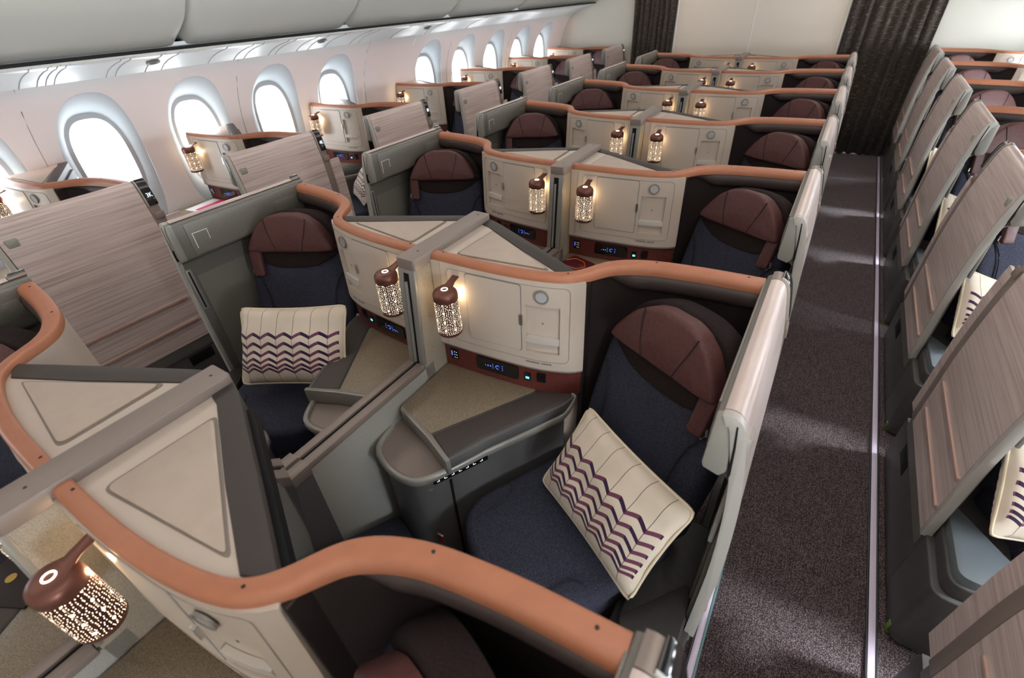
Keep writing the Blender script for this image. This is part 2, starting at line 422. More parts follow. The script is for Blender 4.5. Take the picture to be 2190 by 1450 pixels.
def make_suite(window):
    global ORG
    ORG = Vector((.5, -.35, -H))
    root = thing('suite_shell', '', 'seat suite', (0, 0, 0))
    # copper rail on the top edge
    sec = [(-.025, -.028), (-.025, -.006), (-.021, -.001), (-.014, 0), (.006, 0), (.015, -.003), (.022, -.010), (.0255, -.021), (.0255, -.032)]
    rail = build('copper_rail', sweep(B(), RAIL, sec, scale=lambda p: .70 + .30 * max(0, min(1, (p.x - .48) / .16)), piv=0), M['copper'], root, sm=50)
    for x, y in ((.075, -.300), (.52, -.242), (.735, -.052), (1.0, -.022)):
        build('screw', lathe(B(), (x, y, .0002), [(.0035, 0), (.0035, .0006)], 10), M['holes'], rail)
    # white console
    HOLE = (.402, .512, -.297, -.112)
    b = patch(B(), .038, .578, -.366, -.0225, -.03, .0, .003, hole=HOLE, nx=26)
    patch(b, .395, .52, -.305, -.105, -.030, -.012, .004)
    poly = [(p.x, p.y) for p in (Vector((q.x, q.y + .004)) for q in FACE)] + [(.57, -.205), (.487, -.230), (.30, -.141), (.075, -.023), (.038, -.012)]
    b2 = prism(b, [(q[0], q[1] + .026) if i < len(FACE) else q for i, q in enumerate(poly)], -.366, -.0175)
    body = build('console_body', b, M['white'], root, sm=40)
    build('console_foot_strip', sweep(B(), FACE, [(-.01, -.3665), (.009, -.3655), (.0095, -.374), (.006, -.377), (-.01, -.377)]), M['trim'], body)
    # triangular lid and its dark back edge
    tri = rpoly([(.106, -.266), (.114, -.055), (.438, -.225)], [.022, .016, .02], 5)
    b = prism(B(), rpoly([(.098, -.272), (.106, -.044), (.452, -.226)], [.026, .02, .024], 5), -.0185, -.0165)
    build('lid_groove', b, M['lidgroove'], body)
    build('triangular_lid', prism(B(), tri, -.018, -.0125), M['lid'], body, bev=.0015)
    band = build('dark_top_edge', prism(B(), BAND_OUT + BAND_IN, -.52, -.013), M['band'], root, bev=.004)
    # screen for the seat behind, on the slanted back
    a, c = Vector((.09, .030)), Vector((.545, -.196)); d = (c - a).normalized(); n = Vector((-d.y, d.x))
    q = lambda s, o: (a + d * s + n * o)
    ln = (c - a).length
    b = prism(B(), [tuple(q(.03, -.012)), tuple(q(ln, -.012)), tuple(q(ln, .009)), tuple(q(.03, .009))], -.36, -.045)
    mon = build('monitor', b, M['blackmat'], root, bev=.004)
    b = prism(B(), [tuple(q(.044, .008)), tuple(q(ln - .014, .008)), tuple(q(ln - .014, .0102)), tuple(q(.044, .0102))], -.345, -.09)
    build('screen', b, M['screen'], mon)
    # front panel with door, pocket and light
    zt, zb, xl, xr, rr = -.040, -.330, .102, .540, .022
    ol = rpoly([(xl, zb), (xr, zb), (xr, zt), (xl, zt)], rr, 6); ol.append(ol[0])
    fine = []
    for p, q in zip(ol, ol[1:]):
        m = max(1, int(math.hypot(q[0] - p[0], q[1] - p[1]) / .03))
        fine += [(p[0] + (q[0] - p[0]) * t / m, p[1] + (q[1] - p[1]) * t / m) for t in range(m)]
    build('panel_groove', tube(B(), [onface(x, z, .0002) for x, z in fine + fine[:1]], .0013, 5), M['groove'], body)
    build('panel_groove', tube(B(), [onface(.076 - .004 * t / 6, -.024 - .341 * t / 6, .0002) for t in range(7)], .0010, 5), M['groove'], body)
    gap = build('door_gap', patch(B(), .1765, .3865, -.3005, -.0415, -.001, .0010, .010), M['ink'], root)
    door = build('storage_door', patch(B(), .179, .384, -.298, -.044, .0, .0030, .009), M['white'], root, sm=40)
    build('latch', patch(B(), .381, .392, -.19, -.150, .000, .009, .002, nx=3), M['steel'], door)
    lite = build('reading_light', disc_on_face(B(), .455, -.074, .019, .0245, .003, .008), M['trim'], root)
    build('light_lens', disc_on_face(B(), .455, -.074, 0, .0185, .003, .0065), M['lens'], lite)
    pk = build('pocket_bar', patch(B(), .4025, .5115, -.256, -.232, -.011, .003, .003, nx=6), M['bar'], root)
    build('pocket_mark', patch(B(), .453, .459, -.185, -.179, -.0115, -.0108, .001, nx=2), M['ink'], pk)
    b = B()
    x = .40
    for k in range(13):
        w = .0045 if k % 3 else .006
        if k != 7: patch(b, x, x + w, -.343, -.337, .0, .001, .0005, nx=2)
        x += w + .0018
    build('printed_notice', b, M['ink'], body)
    # oxblood control strip
    sec = [(-.04, -.366), (-.004, -.366), (-.004, -.486), (-.04, -.486)]
    strip = build('control_strip', sweep(B(), FACE, sec), M['red'], root)
    cp = build('control_panel', patch(B(), .185, .362, -.452, -.392, -.02, -.011, .010), M['black'], root)
    b = B()
    for x, z, w, h in ((.225, -.425, .003, .003), (.236, -.424, .006, .004), (.247, -.423, .004, .005), (.257, -.412, .003, .003), (.257, -.421, .003, .003), (.257, -.43, .003, .003), (.297, -.411, .003, .003), (.297, -.420, .003, .003), (.297, -.429, .003, .003)):
        patch(b, x - w / 2, x + w / 2, z - h / 2, z + h / 2, -.012, -.0104, .0008, nx=2)
    for k in range(9):
        t = PI * .25 + k / 8 * PI * 1.3; patch(b, .277 + .008 * math.cos(t) - .0013, .277 + .008 * math.cos(t) + .0013, -.421 + .008 * math.sin(t) - .0013, -.421 + .008 * math.sin(t) + .0013, -.012, -.0104, .0005, nx=2)
    build('control_icon', b, M['glowblue'], cp)
    us = build('usb_socket', patch(B(), .386, .410, -.443, -.408, -.02, -.0118, .003, nx=3), M['black'], root)
    build('usb_light', patch(B(), .391, .405, -.435, -.425, -.012, -.0112, .002, nx=3), M['glowcyan'], us)
    ou = build('power_outlet', patch(B(), .434, .466, -.438, -.398, -.02, -.0115, .003, nx=3), M['black'], root)
    build('outlet_pin', patch(B(), .446, .454, -.422, -.416, -.012, -.0108, .001, nx=2), M['blackmat'], ou)
    sw = build('switch_block', patch(B(), .064, .100, -.444, -.400, -.02, -.0115, .003, nx=3), M['black'], root)
    b = B(); patch(b, .070, .0735, -.43, -.408, -.012, -.0108, .001, nx=2)
    build('switch_light', b, M['glowblue'], sw)
    b = B()
    for x in (.085, .094):
        for z in (-.41, -.423, -.436): patch(b, x - .0013, x + .0013, z - .0013, z + .0013, -.012, -.0108, .0005, nx=2)
    build('switch_dot', b, M['glowwhite'], sw)
    # side table: laminate top, dark wedge, metal front strip
    tb = build('side_table', prism(B(), [(.040, -.29), (.040, -.600), (.056, -.611), (.225, -.670), (.346, -.719), (.405, -.585), (.486, -.440), (.552, -.315), (.568, -.25), (.52, -.24)], -.53, -.4875), M['base'], root, bev=.003)
    build('table_top', prism(B(), [(.0425, -.300), (.0425, -.603), (.055, -.609), (.225, -.656), (.425, -.308), (.425, -.29)], -.49, -.4835), M['lam'], tb, bev=.0008)
    wd = [(.2275, -.657), (.4275, -.309), (.43, -.27), (.562, -.245), (.556, -.28), (.538, -.325), (.474, -.442), (.394, -.585), (.340, -.712)]
    build('table_wedge', prism(B(), wd, -.528, -.4825), M['band'], tb, bev=.011, seg=3)
    b = prism(B(), [(.045, -.603), (.052, -.622), (.22, -.676), (.346, -.729), (.352, -.714), (.226, -.657), (.056, -.608)], -.545, -.4815)
    build('table_front_strip', b, M['trim'], tb, bev=.003)
    # lower tray with metal rim
    rim3 = [(p.x, p.y, -.545) for p in TRAYRIM] + [(.556, -.285, -.530), (.560, -.262, -.508), (.561, -.25, -.49)]
    tr = build('tray', prism(B(), [(.036, -.60)] + [(p.x, p.y) for p in TRAYRIM] + [(.50, -.30)], -.575, -.549), M['tray'], root)
    build('tray_rim', sweep(B(), cr(rim3, 2), [(-.011, -.012), (-.011, .006), (-.006, .0115), (.003, .0115), (.009, .006), (.011, -.004), (.009, -.014)]), M['trim'], tr, sm=60)
    bp = [(p.x + (.3 - p.x) * .02, p.y + .008) for p in TRAYRIM]
    base = build('console_base', prism(B(), [(.045, -.30)] + bp + [(.548, -.30), (.52, -.24)], -1.12, -.562), M['base'], root, sm=30)
    b = prism(B(), [(.329, -.7125), (.3335, -.7145), (.3345, -.7055), (.330, -.7035)], -1.12, -.60)
    build('base_seam', b, M['blackmat'], base)
    A0 = Vector((.288, -.787)); dd = Vector((.109, .204)).normalized(); nn = Vector((dd.y, -dd.x))
    def onside(b, s0, s1, z0, z1, o0, o1):
        pts = [A0 + dd * s0 + nn * o0, A0 + dd * s1 + nn * o0, A0 + dd * s1 + nn * o1, A0 + dd * s0 + nn * o1]
        return prism(b, [tuple(p) for p in pts], z0, z1)
    sc = build('seat_controls', onside(B(), .030, .232, -.588, -.560, -.02, .006), M['black'], root, bev=.004)
    b = B()
    for k in range(7):
        s = .042 + k * .0265
        onside(b, s, s + .010, -.577, -.5752, .004, .0064); onside(b, s + (.0 if k % 2 else .007), s + (.002 if k % 2 else .009), -.577, -.569, .004, .0064)
    build('control_icon', b, M['glowwhite'], sc)
    b = B()
    for k in range(12):
        s = .012 + k * .0055
        onside(b, s, s + .0038, -.612, -.608, -.02, -.0015)
    build('printed_notice', b, M['trim'], base)
    # dark lining behind the seat, cream outer skin
    i0 = next(i for i, p in enumerate(RAIL) if p.x > .562)
    LP = [Vector((.579, -.226))] + [p for p in RAIL[i0 + 1:]]
    LP = [p for p in LP if p.y > -.227]
    lin = [(.004, -.030), (.004, -.12), (.004, -1.1), (-.012, -1.1), (-.012, -.030)]
    shell = build('back_lining', sweep(B(), LP, lin), M['dark'], root, sm=30)
    roll = [(.017, -.031), (.026, -.0335), (.032, -.044), (.034, -.058), (.031, -.075), (.021, -.087), (.0, -.092), (.0, -.031)]
    def taper(p): 
        t = max(0, min(1, (p.x - .579) / .11)); return t * t * (3 - 2 * t)
    build('padded_roll', sweep(B(), LP, roll, scale=lambda p: (.15 + .85 * taper(p))), M['roll'], root, sm=60)
    build('outer_skin', sweep(B(), RAIL, [(-.012, -.026), (-.012, -1.1), (-.0235, -1.1), (-.0235, -.026)]), M['outer'], root)
    # aisle-side armrest box with lid
    ab = build('armrest_box', prism(B(), rpoly([(.93, -.30), (.93, -.78), (1.02, -.885), (1.148, -.885), (1.148, -.30)], [.01, .05, .05, .045, .01], 5), -1.172, -.85), M['plinth'], root, bev=.012, seg=3)
    build('armrest_shoulder', prism(B(), rpoly([(.955, -.32), (.955, -.77), (1.03, -.868), (1.128, -.868), (1.128, -.32)], [.01, .05, .05, .045, .01], 5), -.85, -.79), M['plinth'], ab, bev=.014, seg=3)
    build('armrest_lid', prism(B(), rpoly([(1.105, -.565), (.955, -.762), (1.045, -.86), (1.116, -.855), (1.122, -.60)], [.02, .03, .04, .03, .01], 5), -.80, -.755), M['lidlit' if window else 'lidshaded'], ab, bev=.012, seg=3)
    return root

# ---- aisle panel ------------------------------------------------------------
OUT = cr([(1.060, .018), (1.072, .022), (1.086, .019), (1.098, .004), (1.110, -.040), (1.128, -.13), (1.142, -.24), (1.152, -.38), (1.157, -.52), (1.157, -.72), (1.157, -.93)], 3)

def off2(pts, d):
    out = []
    for i, p in enumerate(pts):
        t = tang(pts, i); n = Vector((-t.y, t.x)); out.append((p.x + n.x * d, p.y + n.y * d))
    return out

def ext_y(bm, poly, y0, y1):
    """extrude an (x,z) polygon along y"""
    a = [bm.verts.new((x, y0, z)) for x, z in poly]; b = [bm.verts.new((x, y1, z)) for x, z in poly]; n = len(poly)
    bm.faces.new(a); bm.faces.new(b[::-1])
    for i in range(n): bm.faces.new((a[i], b[i], b[(i + 1) % n], a[(i + 1) % n]))
    return bm

def skin(z_hi, z_lo, d0, d1, start=0):
    """closed (x,z) strip following the outer panel surface between two heights, from offset d0 to d1"""
    idx = [i for i, p in enumerate(OUT) if z_lo <= p.y <= z_hi or (i < 4 and z_hi > .01)]
    idx = [i for i in idx if i >= start]
    a, b = off2(OUT, d0), off2(OUT, d1)
    return [a[i] for i in idx] + [b[i] for i in reversed(idx)]

def make_panel(window, text=None):
    global ORG
    ORG = Vector((1.12, -.32, -H))
    root = thing('aisle_privacy_panel', '', 'privacy panel', (0, 0, 0))
    core = off2(OUT, -.002)
    inner = [(1.122, -.93), (1.122, -.30), (1.108, -.17), (1.085, -.15), (1.050, -.142), (1.046, -.13), (1.047, .008)]
    fr = build('panel_frame', ext_y(B(), [tuple(c) for c in core] + inner, -.640, .0), M['panelinner'], root, bev=.003)
    build('wood_face', ext_y(B(), skin(.03, -.93, .001, .0035), -.632, -.050), M['wood'], root, sm=50)
    for z in (-.60, -.742):
        x = 1.1605
        b = box(B(), x - .004, x + .008, -.625, -.095, z - .009, z + .009)
        build('batten', b, M['batten'], root, bev=.003)
    x = 1.118
    build('push_button', box(B(), 1.10, 1.1255, -.616, -.570, -.094, -.054), M['button'], root, bev=.006)
    build('near_edge_trim', ext_y(B(), skin(.03, -.93, -.024, .0045), -.6555, -.636), M['panelgrey'], root, bev=.003)
    ip = [(1.047, .012), (1.062, .018), (1.076, .010), (1.088, -.04), (1.098, -.13), (1.085, -.152), (1.050, -.142), (1.046, -.13)]
    build('inner_edge_trim', ext_y(B(), ip, -.652, -.632), M['edgegrey'], root, bev=.003)
    build('plate_seam', ext_y(B(), [(1.088, .006), (1.0915, .006), (1.099, -.05), (1.106, -.13), (1.103, -.15), (1.1005, -.13), (1.094, -.05)], -.6562, -.640), M['blackmat'], root)
    build('lining_plate', prism(B(), [(1.0425, -.595), (1.0425, -.03), (1.048, -.03), (1.048, -.595)], -.132, .004), M['lamg'], root, bev=.0015)
    b = B()
    for (y0, y1, z0, z1) in ((-.578, -.575, -.106, -.040), (-.578, -.515, -.0425, -.040), (-.5165, -.514, -.085, -.040)):
        box(b, 1.0416, 1.043, y0, y1, z0, z1)
    build('square_mark', b, M['paper'], root)
    build('end_block', box(B(), 1.040, 1.05, -.185, -.06, -.10, -.035), M['lamg'], root, bev=.002)
    build('lower_lining', prism(B(), [(1.116, -.605), (1.116, .0), (1.124, .0), (1.124, -.605)], -.93, -.165), M['lamg'], root)
    hs = build('handle_slot', box(B(), 1.108, 1.12, -.645, -.618, -.40, -.20), M['trim'], root, bev=.004)
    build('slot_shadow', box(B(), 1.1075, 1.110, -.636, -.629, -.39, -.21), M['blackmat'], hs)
    # number pod at the far top corner
    build('rear_strip', ext_y(B(), skin(.03, -.93, .0, .0045), -.048, .002), M['cap'], root, bev=.001)
    pod = build('number_display', ext_y(B(), skin(.03, -.115, .003, .012, 5), -.040, .006), M['black'], root, bev=.003)
    build('display_foot', ext_y(B(), skin(-.118, -.18, .003, .0115), -.040, .006), M['cap'], root, bev=.002)
    build('display_rim', ext_y(B(), skin(.03, -.12, .002, .0105, 5), -.0455, -.040), M['panelgrey'], pod)
    if window: build('rear_side_panel', ext_y(B(), skin(-.13, -.93, -.012, .0), .004, .085), M['wood'], root)
    # fixed sill under the panel
    build('kick_panel', box(B(), 1.09, 1.150, -.66, .06, -1.172, -.925), M['plinth'], root, bev=.006)
    build('kick_vent', box(B(), 1.146, 1.1525, -.24, -.10, -1.01, -.945), M['blackmat'], root, bev=.003)
    if not window:
        pass
    return root

def add_number(panel, sx, s, small=False):
    """lit seat number on the pod (never mirrored)"""
    pod = [c for c in kids(panel) if c.name.startswith('number_display')][0]
    if small:
        b = box(B(), 1.118, 1.1265, -.026, -.008, -.056, -.036)
        global SX, ORG
        SX, ORG = sx, Vector((1.12, -.32, -H))
        build('seat_number', b, M['glowwhite'], pod); return
    cu = bpy.data.curves.new('seat_number', 'FONT'); cu.body = s; cu.size = .030; cu.extrude = .0004; cu.align_x = 'CENTER'; cu.align_y = 'CENTER'
    cu.materials.append(M['glowwhite'])
    tmp = bpy.data.objects.new('tmp_text', cu); COL.objects.link(tmp)
    bpy.context.view_layer.update()
    me = bpy.data.meshes.new_from_object(tmp.evaluated_get(bpy.context.evaluated_depsgraph_get()))
    bpy.data.objects.remove(tmp); me.materials.clear(); me.materials.append(M['glowwhite'])
    o = bpy.data.objects.new('seat_number', me); COL.objects.link(o); o.parent = pod
    # panel frame: local x mirrored when sx<0; text faces the aisle
    p = Vector(((1.1262 - 1.12) * sx, -.016 + .32, -.045 + H))
    if sx > 0: X, Y, Z = Vector((0, 1, 0)), Vector((-.22, 0, 1)).normalized(), None
    else: X, Y = Vector((0, -1, 0)), Vector((.22, 0, 1)).normalized()
    Z = X.cross(Y)
    o.matrix_local = Matrix(((X.x, Y.x, Z.x, p.x), (X.y, Y.y, Z.y, p.y), (X.z, Y.z, Z.z, p.z), (0, 0, 0, 1)))
    o.scale = (.80, 1, 1)

# ---- seat --------------------------------------------------------------------
S_O = Vector((.855, -.28, -.2)); S_R = Vector((.892, -.452, 0)); S_B = Vector((.452, .892, 0))
TA = math.radians(15)
S_UP = Vector((0, 0, math.cos(TA))) + S_B * math.sin(TA)
S_N = S_R.cross(S_UP)            # towards the sitter's front
if S_N.dot(S_B) > 0: S_N = -S_N
def SP(u, w, f=0): return S_O + S_R * u + S_UP * w + S_N * f

def slab(bm, outline, f0, f1, dome=0, inset=.012, rings=3, nfill=0):
    """cushion-like slab: outline (u,w) on the backrest plane, from f0 (back) to f1 (front), rounded front edge"""
    n = len(outline); cx = sum(p[0] for p in outline) / n; cy = sum(p[1] for p in outline) / n
    lv = [bm.verts.new(SP(u, w, f0)) for u, w in outline]
    loops = [lv]
    for k in range(rings + 1):
        a = k / rings * PI / 2; s = inset * (1 - math.cos(a)); f = (f1 - inset) + inset * math.sin(a)
        ring = []
        for u, w in outline:
            d = Vector((cx - u, cy - w)); L = d.length; d = d / L if L else d
            ring.append(bm.verts.new(SP(u + d.x * s, w + d.y * s, f)))
        loops.append(ring)
    for t, extra in ((.75, .35), (.5, .65), (.25, .9)):
        base = outline
        ring = []
        for u, w in outline:
            d = Vector((cx - u, cy - w)); L = d.length; dd = d / L if L else d; uu, ww = u + dd.x * inset, w + dd.y * inset
            ring.append(bm.verts.new(SP(cx + (uu - cx) * t, cy + (ww - cy) * t, f1 + dome * extra)))
        loops.append(ring)
    c = bm.verts.new(SP(cx, cy, f1 + dome))
    for i in range(len(loops) - 1):
        for k in range(n): bm.faces.new((loops[i][k], loops[i][(k + 1) % n], loops[i + 1][(k + 1) % n], loops[i + 1][k]))
    for k in range(n): bm.faces.new((loops[-1][k], loops[-1][(k + 1) % n], c))
    bm.faces.new(lv[::-1]); return bm

def make_seat():
    global ORG
    ORG = Vector((.75, -.48, -H))
    root = thing('recliner_chair', '', 'seat', (0, 0, 0))
    # back: navy lower part with a brown scooped yoke at the top
    W = .242
    bo = rpoly([(-.238, -.55), (.238, -.55), (.246, -.25), (.236, -.03), (.205, .03), (-.205, .03), (-.236, -.03), (-.246, -.25)], [.02, .02, .06, .05, .03, .03, .05, .06], 4)
    back = build('backrest', slab(B(), bo, -.11, -.012, .006, .03, 4), M['navy'], root, sm=60)
    yo = [(-.225, .0), (-.205, -.018), (-.172, -.042), (-.112, -.073), (-.049, -.085), (.033, -.088), (.108, -.082), (.165, -.058), (.205, -.02), (.225, .0), (.2, .02), (-.2, .02)]
    build('yoke', slab(B(), yo, -.02, -.002, .003, .004, 2), M['brownfab'], back, sm=60)
    for s in (-1, 1):
        pth = [SP(s * .222, -.10, -.012), SP(s * .190, -.145, -.005), SP(s * .165, -.22, -.003), SP(s * .158, -.33, -.003), SP(s * .165, -.45, -.003)]
        build('side_seam', tube(B(), cr(pth, 3), .0032, 5), M['navyline'], back)
    # taller back shell showing behind the headrest
    dome = lambda k, top: [(-.232 * k, -.06), (-.225 * k, .03), (-.195 * k, .095), (-.14 * k, top - .03), (-.07 * k, top - .004), (.0, top), (.07 * k, top - .004), (.14 * k, top - .03), (.195 * k, .095), (.225 * k, .03), (.232 * k, -.06)]
    build('back_shell', slab(B(), rpoly(dome(1.0, .172), .03, 3), -.115, -.035, .0, .02, 3), M['brownfab'], root, sm=60)
    # headrest in three leather panels
    ho = [(-.207, -.002), (-.195, .030), (-.171, .070), (-.136, .116), (-.088, .150), (-.045, .163), (.045, .163), (.088, .150), (.136, .116), (.171, .070), (.195, .030), (.207, -.002), (.15, -.008), (0, -.010), (-.15, -.008)]
    head = build('headrest', slab(B(), rpoly(ho, .012, 2), -.03, .034, .008, .018, 4), M['leather'], root, sm=60)
    for s in (-1, 1):
        pth = [SP(s * .098, .140, .0345), SP(s * .088, .09, .0395), SP(s * .073, .04, .0395), SP(s * .060, -.002, .034)]
        build('panel_seam', tube(B(), cr(pth, 3), .0022, 5), M['seam'], head)
    # strap with buckle
    so = rpoly([(.155, .006), (.205, .006), (.203, -.118), (.153, -.122)], [.004, .004, .012, .012], 3)
    st = build('headrest_strap', slab(B(), so, .0, .02, .002, .005, 2), M['leather'], root, sm=60)
    bk = B()
    tube(bk, [SP(.206, -.085, .006), SP(.212, -.105, .006), SP(.200, -.122, .006)], .0035, 6)
    build('buckle', bk, M['steel'], st)
    # seat cushion
    def CU(u, v): 
        p = S_O + S_R * u - S_B * v; return (p.x, p.y)
    cpoly = [(-.237, .08), (-.242, .54), (-.205, .615), (-.12, .652), (.0, .66), (.09, .635), (.20, .53), (.255, .44), (.250, .08)]
    cpoly = [CU(u, v) for u, v in rpoly(cpoly, .045, 4)]
    cush = build('seat_cushion', prism(B(), cpoly, -.86, -.705), M['navy'], root, bev=.03, seg=4, sm=60)
    for s in (-1, 1):
        pth = [(*CU(s * .238, .42), -.712), (*CU(s * .195, .43), -.7045), (*CU(s * .168, .47), -.704), (*CU(s * .165, .56), -.704), (*CU(s * .160, .60), -.7045)]
        build('cushion_seam', tube(B(), cr([Vector(p) for p in pth], 3), .003, 5), M['navyline'], cush)
    bp = [CU(u, v) for u, v in [(-.225, .05), (-.225, .56), (-.1, .61), (.08, .60), (.22, .45), (.235, .05)]]
    build('seat_base', prism(B(), bp, -H + .03, -.85), M['base'], root, bev=.01)
    return root

# ---- lamp --------------------------------------------------------------------
LC_Y = -.402; LX = {1: .148, -1: .1215}
def make_lamp():
    global ORG
    LC = (LX[SX], LC_Y)
    ORG = Vector((LC[0], LC[1], -.247))
    root = thing('hanging_lamp', '', 'lamp', (0, 0, 0))
    R = .0425
    cap = build('lamp_cap', lathe(B(), (LC[0], LC[1], 0), [(R - .003, -.114), (R, -.110), (R, -.092), (R - .002, -.084), (R - .008, -.077), (R - .018, -.0745), (.001, -.0738)]), M['lampbody'], root, sm=50)
    build('lamp_ring', lathe(B(), (LC[0], LC[1], -.0745), [(.0088, .0), (.0088, .0016), (.0116, .0013), (.0116, -.0004)], 20, caps=False), M['lampring'], cap)
    # shade with UV
    bm = B(); uv = bm.loops.layers.uv.new('UVMap'); n = 32; zs = (-.232, -.110)
    rg = [[bm.verts.new((LC[0] + (R - .001 + (.0015 if z < -.2 else 0)) * math.cos(2 * PI * k / n), LC[1] + (R - .001 + (.0015 if z < -.2 else 0)) * math.sin(2 * PI * k / n), z)) for k in range(n)] for z in zs]
    for k in range(n):
        f = bm.faces.new((rg[0][k], rg[0][(k + 1) % n], rg[1][(k + 1) % n], rg[1][k]))
        for lp, (a, c) in zip(f.loops, ((k / n, 0), ((k + 1) / n, 0), ((k + 1) / n, 1), (k / n, 1))): lp[uv].uv = (a, c)
    build('lamp_shade', bm, M['shade'], root, recalc=False)
    build('lamp_foot', lathe(B(), (LC[0], LC[1], 0), [(R - .006, -.246), (R - .001, -.244), (R + .001, -.239), (R + .001, -.231)]), M['lampbody'], root, sm=50)
    bl = bpy.data.lights.new('lamp_bulb', 'POINT'); bl.energy = .26; bl.shadow_soft_size = .008; bl.color = (1, .74, .42)
    bo = bpy.data.objects.new('lamp_bulb', bl); COL.objects.link(bo); bo.parent = root; bo.location = (0, .053, .247 - .125)
    # leather strap from the cap back into the wall
    pth = [(LC[0] - .002, LC[1] + .012, -.0755), (LC[0] - .004, LC[1] + .03, -.073), (LC[0] - .007, LC[1] + .05, -.066), (LC[0] - .009, -.322, -.059)]
    ws = [.030, .017, .013, .014]
    bm = B(); rows = []
    for (x, y, z), w in zip(pth, ws):
        rows.append([bm.verts.new((x - w, y, z)), bm.verts.new((x + w, y, z)), bm.verts.new((x + w, y, z - .006)), bm.verts.new((x - w, y, z - .006))])
    for a, c in zip(rows, rows[1:]):
        for j in range(4): bm.faces.new((a[j], a[(j + 1) % 4], c[(j + 1) % 4], c[j]))
    bm.faces.new(rows[0]); bm.faces.new(rows[-1][::-1])
    build('lamp_strap', bm, M['lampbody'], root, bev=.002)
    return root

# ---- centre divider ------------------------------------------------------------
def make_divider():
    global ORG, SX
    SX = 1; ORG = Vector((0, -.4, -H))
    root = thing('centre_divider', '', 'divider', (0, 0, 0))
    cap = build('divider_cap', prism(B(), rpoly([(-.0385, -.414), (.0385, -.414), (.0385, .042), (-.0385, .042)], [.006, .014, .012, .006], 3), -.032, .0075), M['cap'], root, bev=.005, seg=3)
    for y in (-.345, .015): build('screw', lathe(B(), (0, y, .0072), [(.0035, 0), (.0035, .0008)], 10), M['holes'], cap)
    def ext_x(bm, poly, x0, x1):
        a = [bm.verts.new((x0, y, z)) for y, z in poly]; c = [bm.verts.new((x1, y, z)) for y, z in poly]; n = len(poly)
        bm.faces.new(a); bm.faces.new(c[::-1])
        for i in range(n): bm.faces.new((a[i], c[i], c[(i + 1) % n], a[(i + 1) % n]))
        return bm
    lean = lambda z: -.414 - .036 * min(1, max(0, (-z - .03) / .38))
    post = build('divider_post', ext_x(B(), [(lean(-.03), -.03), (.03, -.03), (.03, -1.15), (lean(-1), -1.15), (lean(-.41), -.41)], -.0355, .0355), M['lampost'], root, bev=.002)
    fr_ = lambda d0, d1, z0, z1: [(lean(z1) + d0, z1), (lean(z1) + d1, z1), (lean(z0) + d1, z0), (lean(z0) + d0, z0)]
    build('post_edge', ext_x(B(), fr_(.010, -.0035, -.41, -.031), .012, .0372), M['trim'], post, bev=.002)
    build('post_edge', ext_x(B(), fr_(.010, -.0035, -.41, -.031), -.0372, -.014), M['trim'], post, bev=.002)
    build('screen_slot', ext_x(B(), fr_(.006, -.0010, -.415, -.045), -.014, .012), M['blackmat'], post)
    build('sliding_screen', ext_x(B(), fr_(.004, -.0085, -.405, -.075), -.0085, .001), M['trim'], root, bev=.002)
    wall = build('low_wall', box(B(), -.0355, .0355, -1.055, -.40, -1.15, -.425), M['lamwall'], root)
    build('wall_rail', box(B(), .006, .0385, -1.055, -.455, -.43, -.405), M['cap'], wall, bev=.003)
    build('wall_rail', box(B(), -.0385, -.008, -1.055, -.455, -.43, -.405), M['cap'], wall, bev=.003)
    build('rail_slot', box(B(), -.009, .007, -1.055, -.455, -.43, -.414), M['blackmat'], wall)
    build('rail_coupler', box(B(), .005, .046, -1.055, -.985, -.44, -.398), M['cap'], wall, bev=.003)
    build('rail_coupler', box(B(), -.046, -.007, -1.055, -.985, -.44, -.398), M['cap'], wall, bev=.003)
    build('wall_end_panel', box(box(B(), .030, .0372, -1.20, -1.07, -1.15, -.53), .030, .0372, -1.07, -.985, -1.15, -.432), M['base'], wall)
    build('wall_end_panel', box(box(B(), -.0372, -.030, -1.20, -1.07, -1.15, -.53), -.0372, -.030, -1.07, -.985, -1.15, -.432), M['base'], wall)
    return root

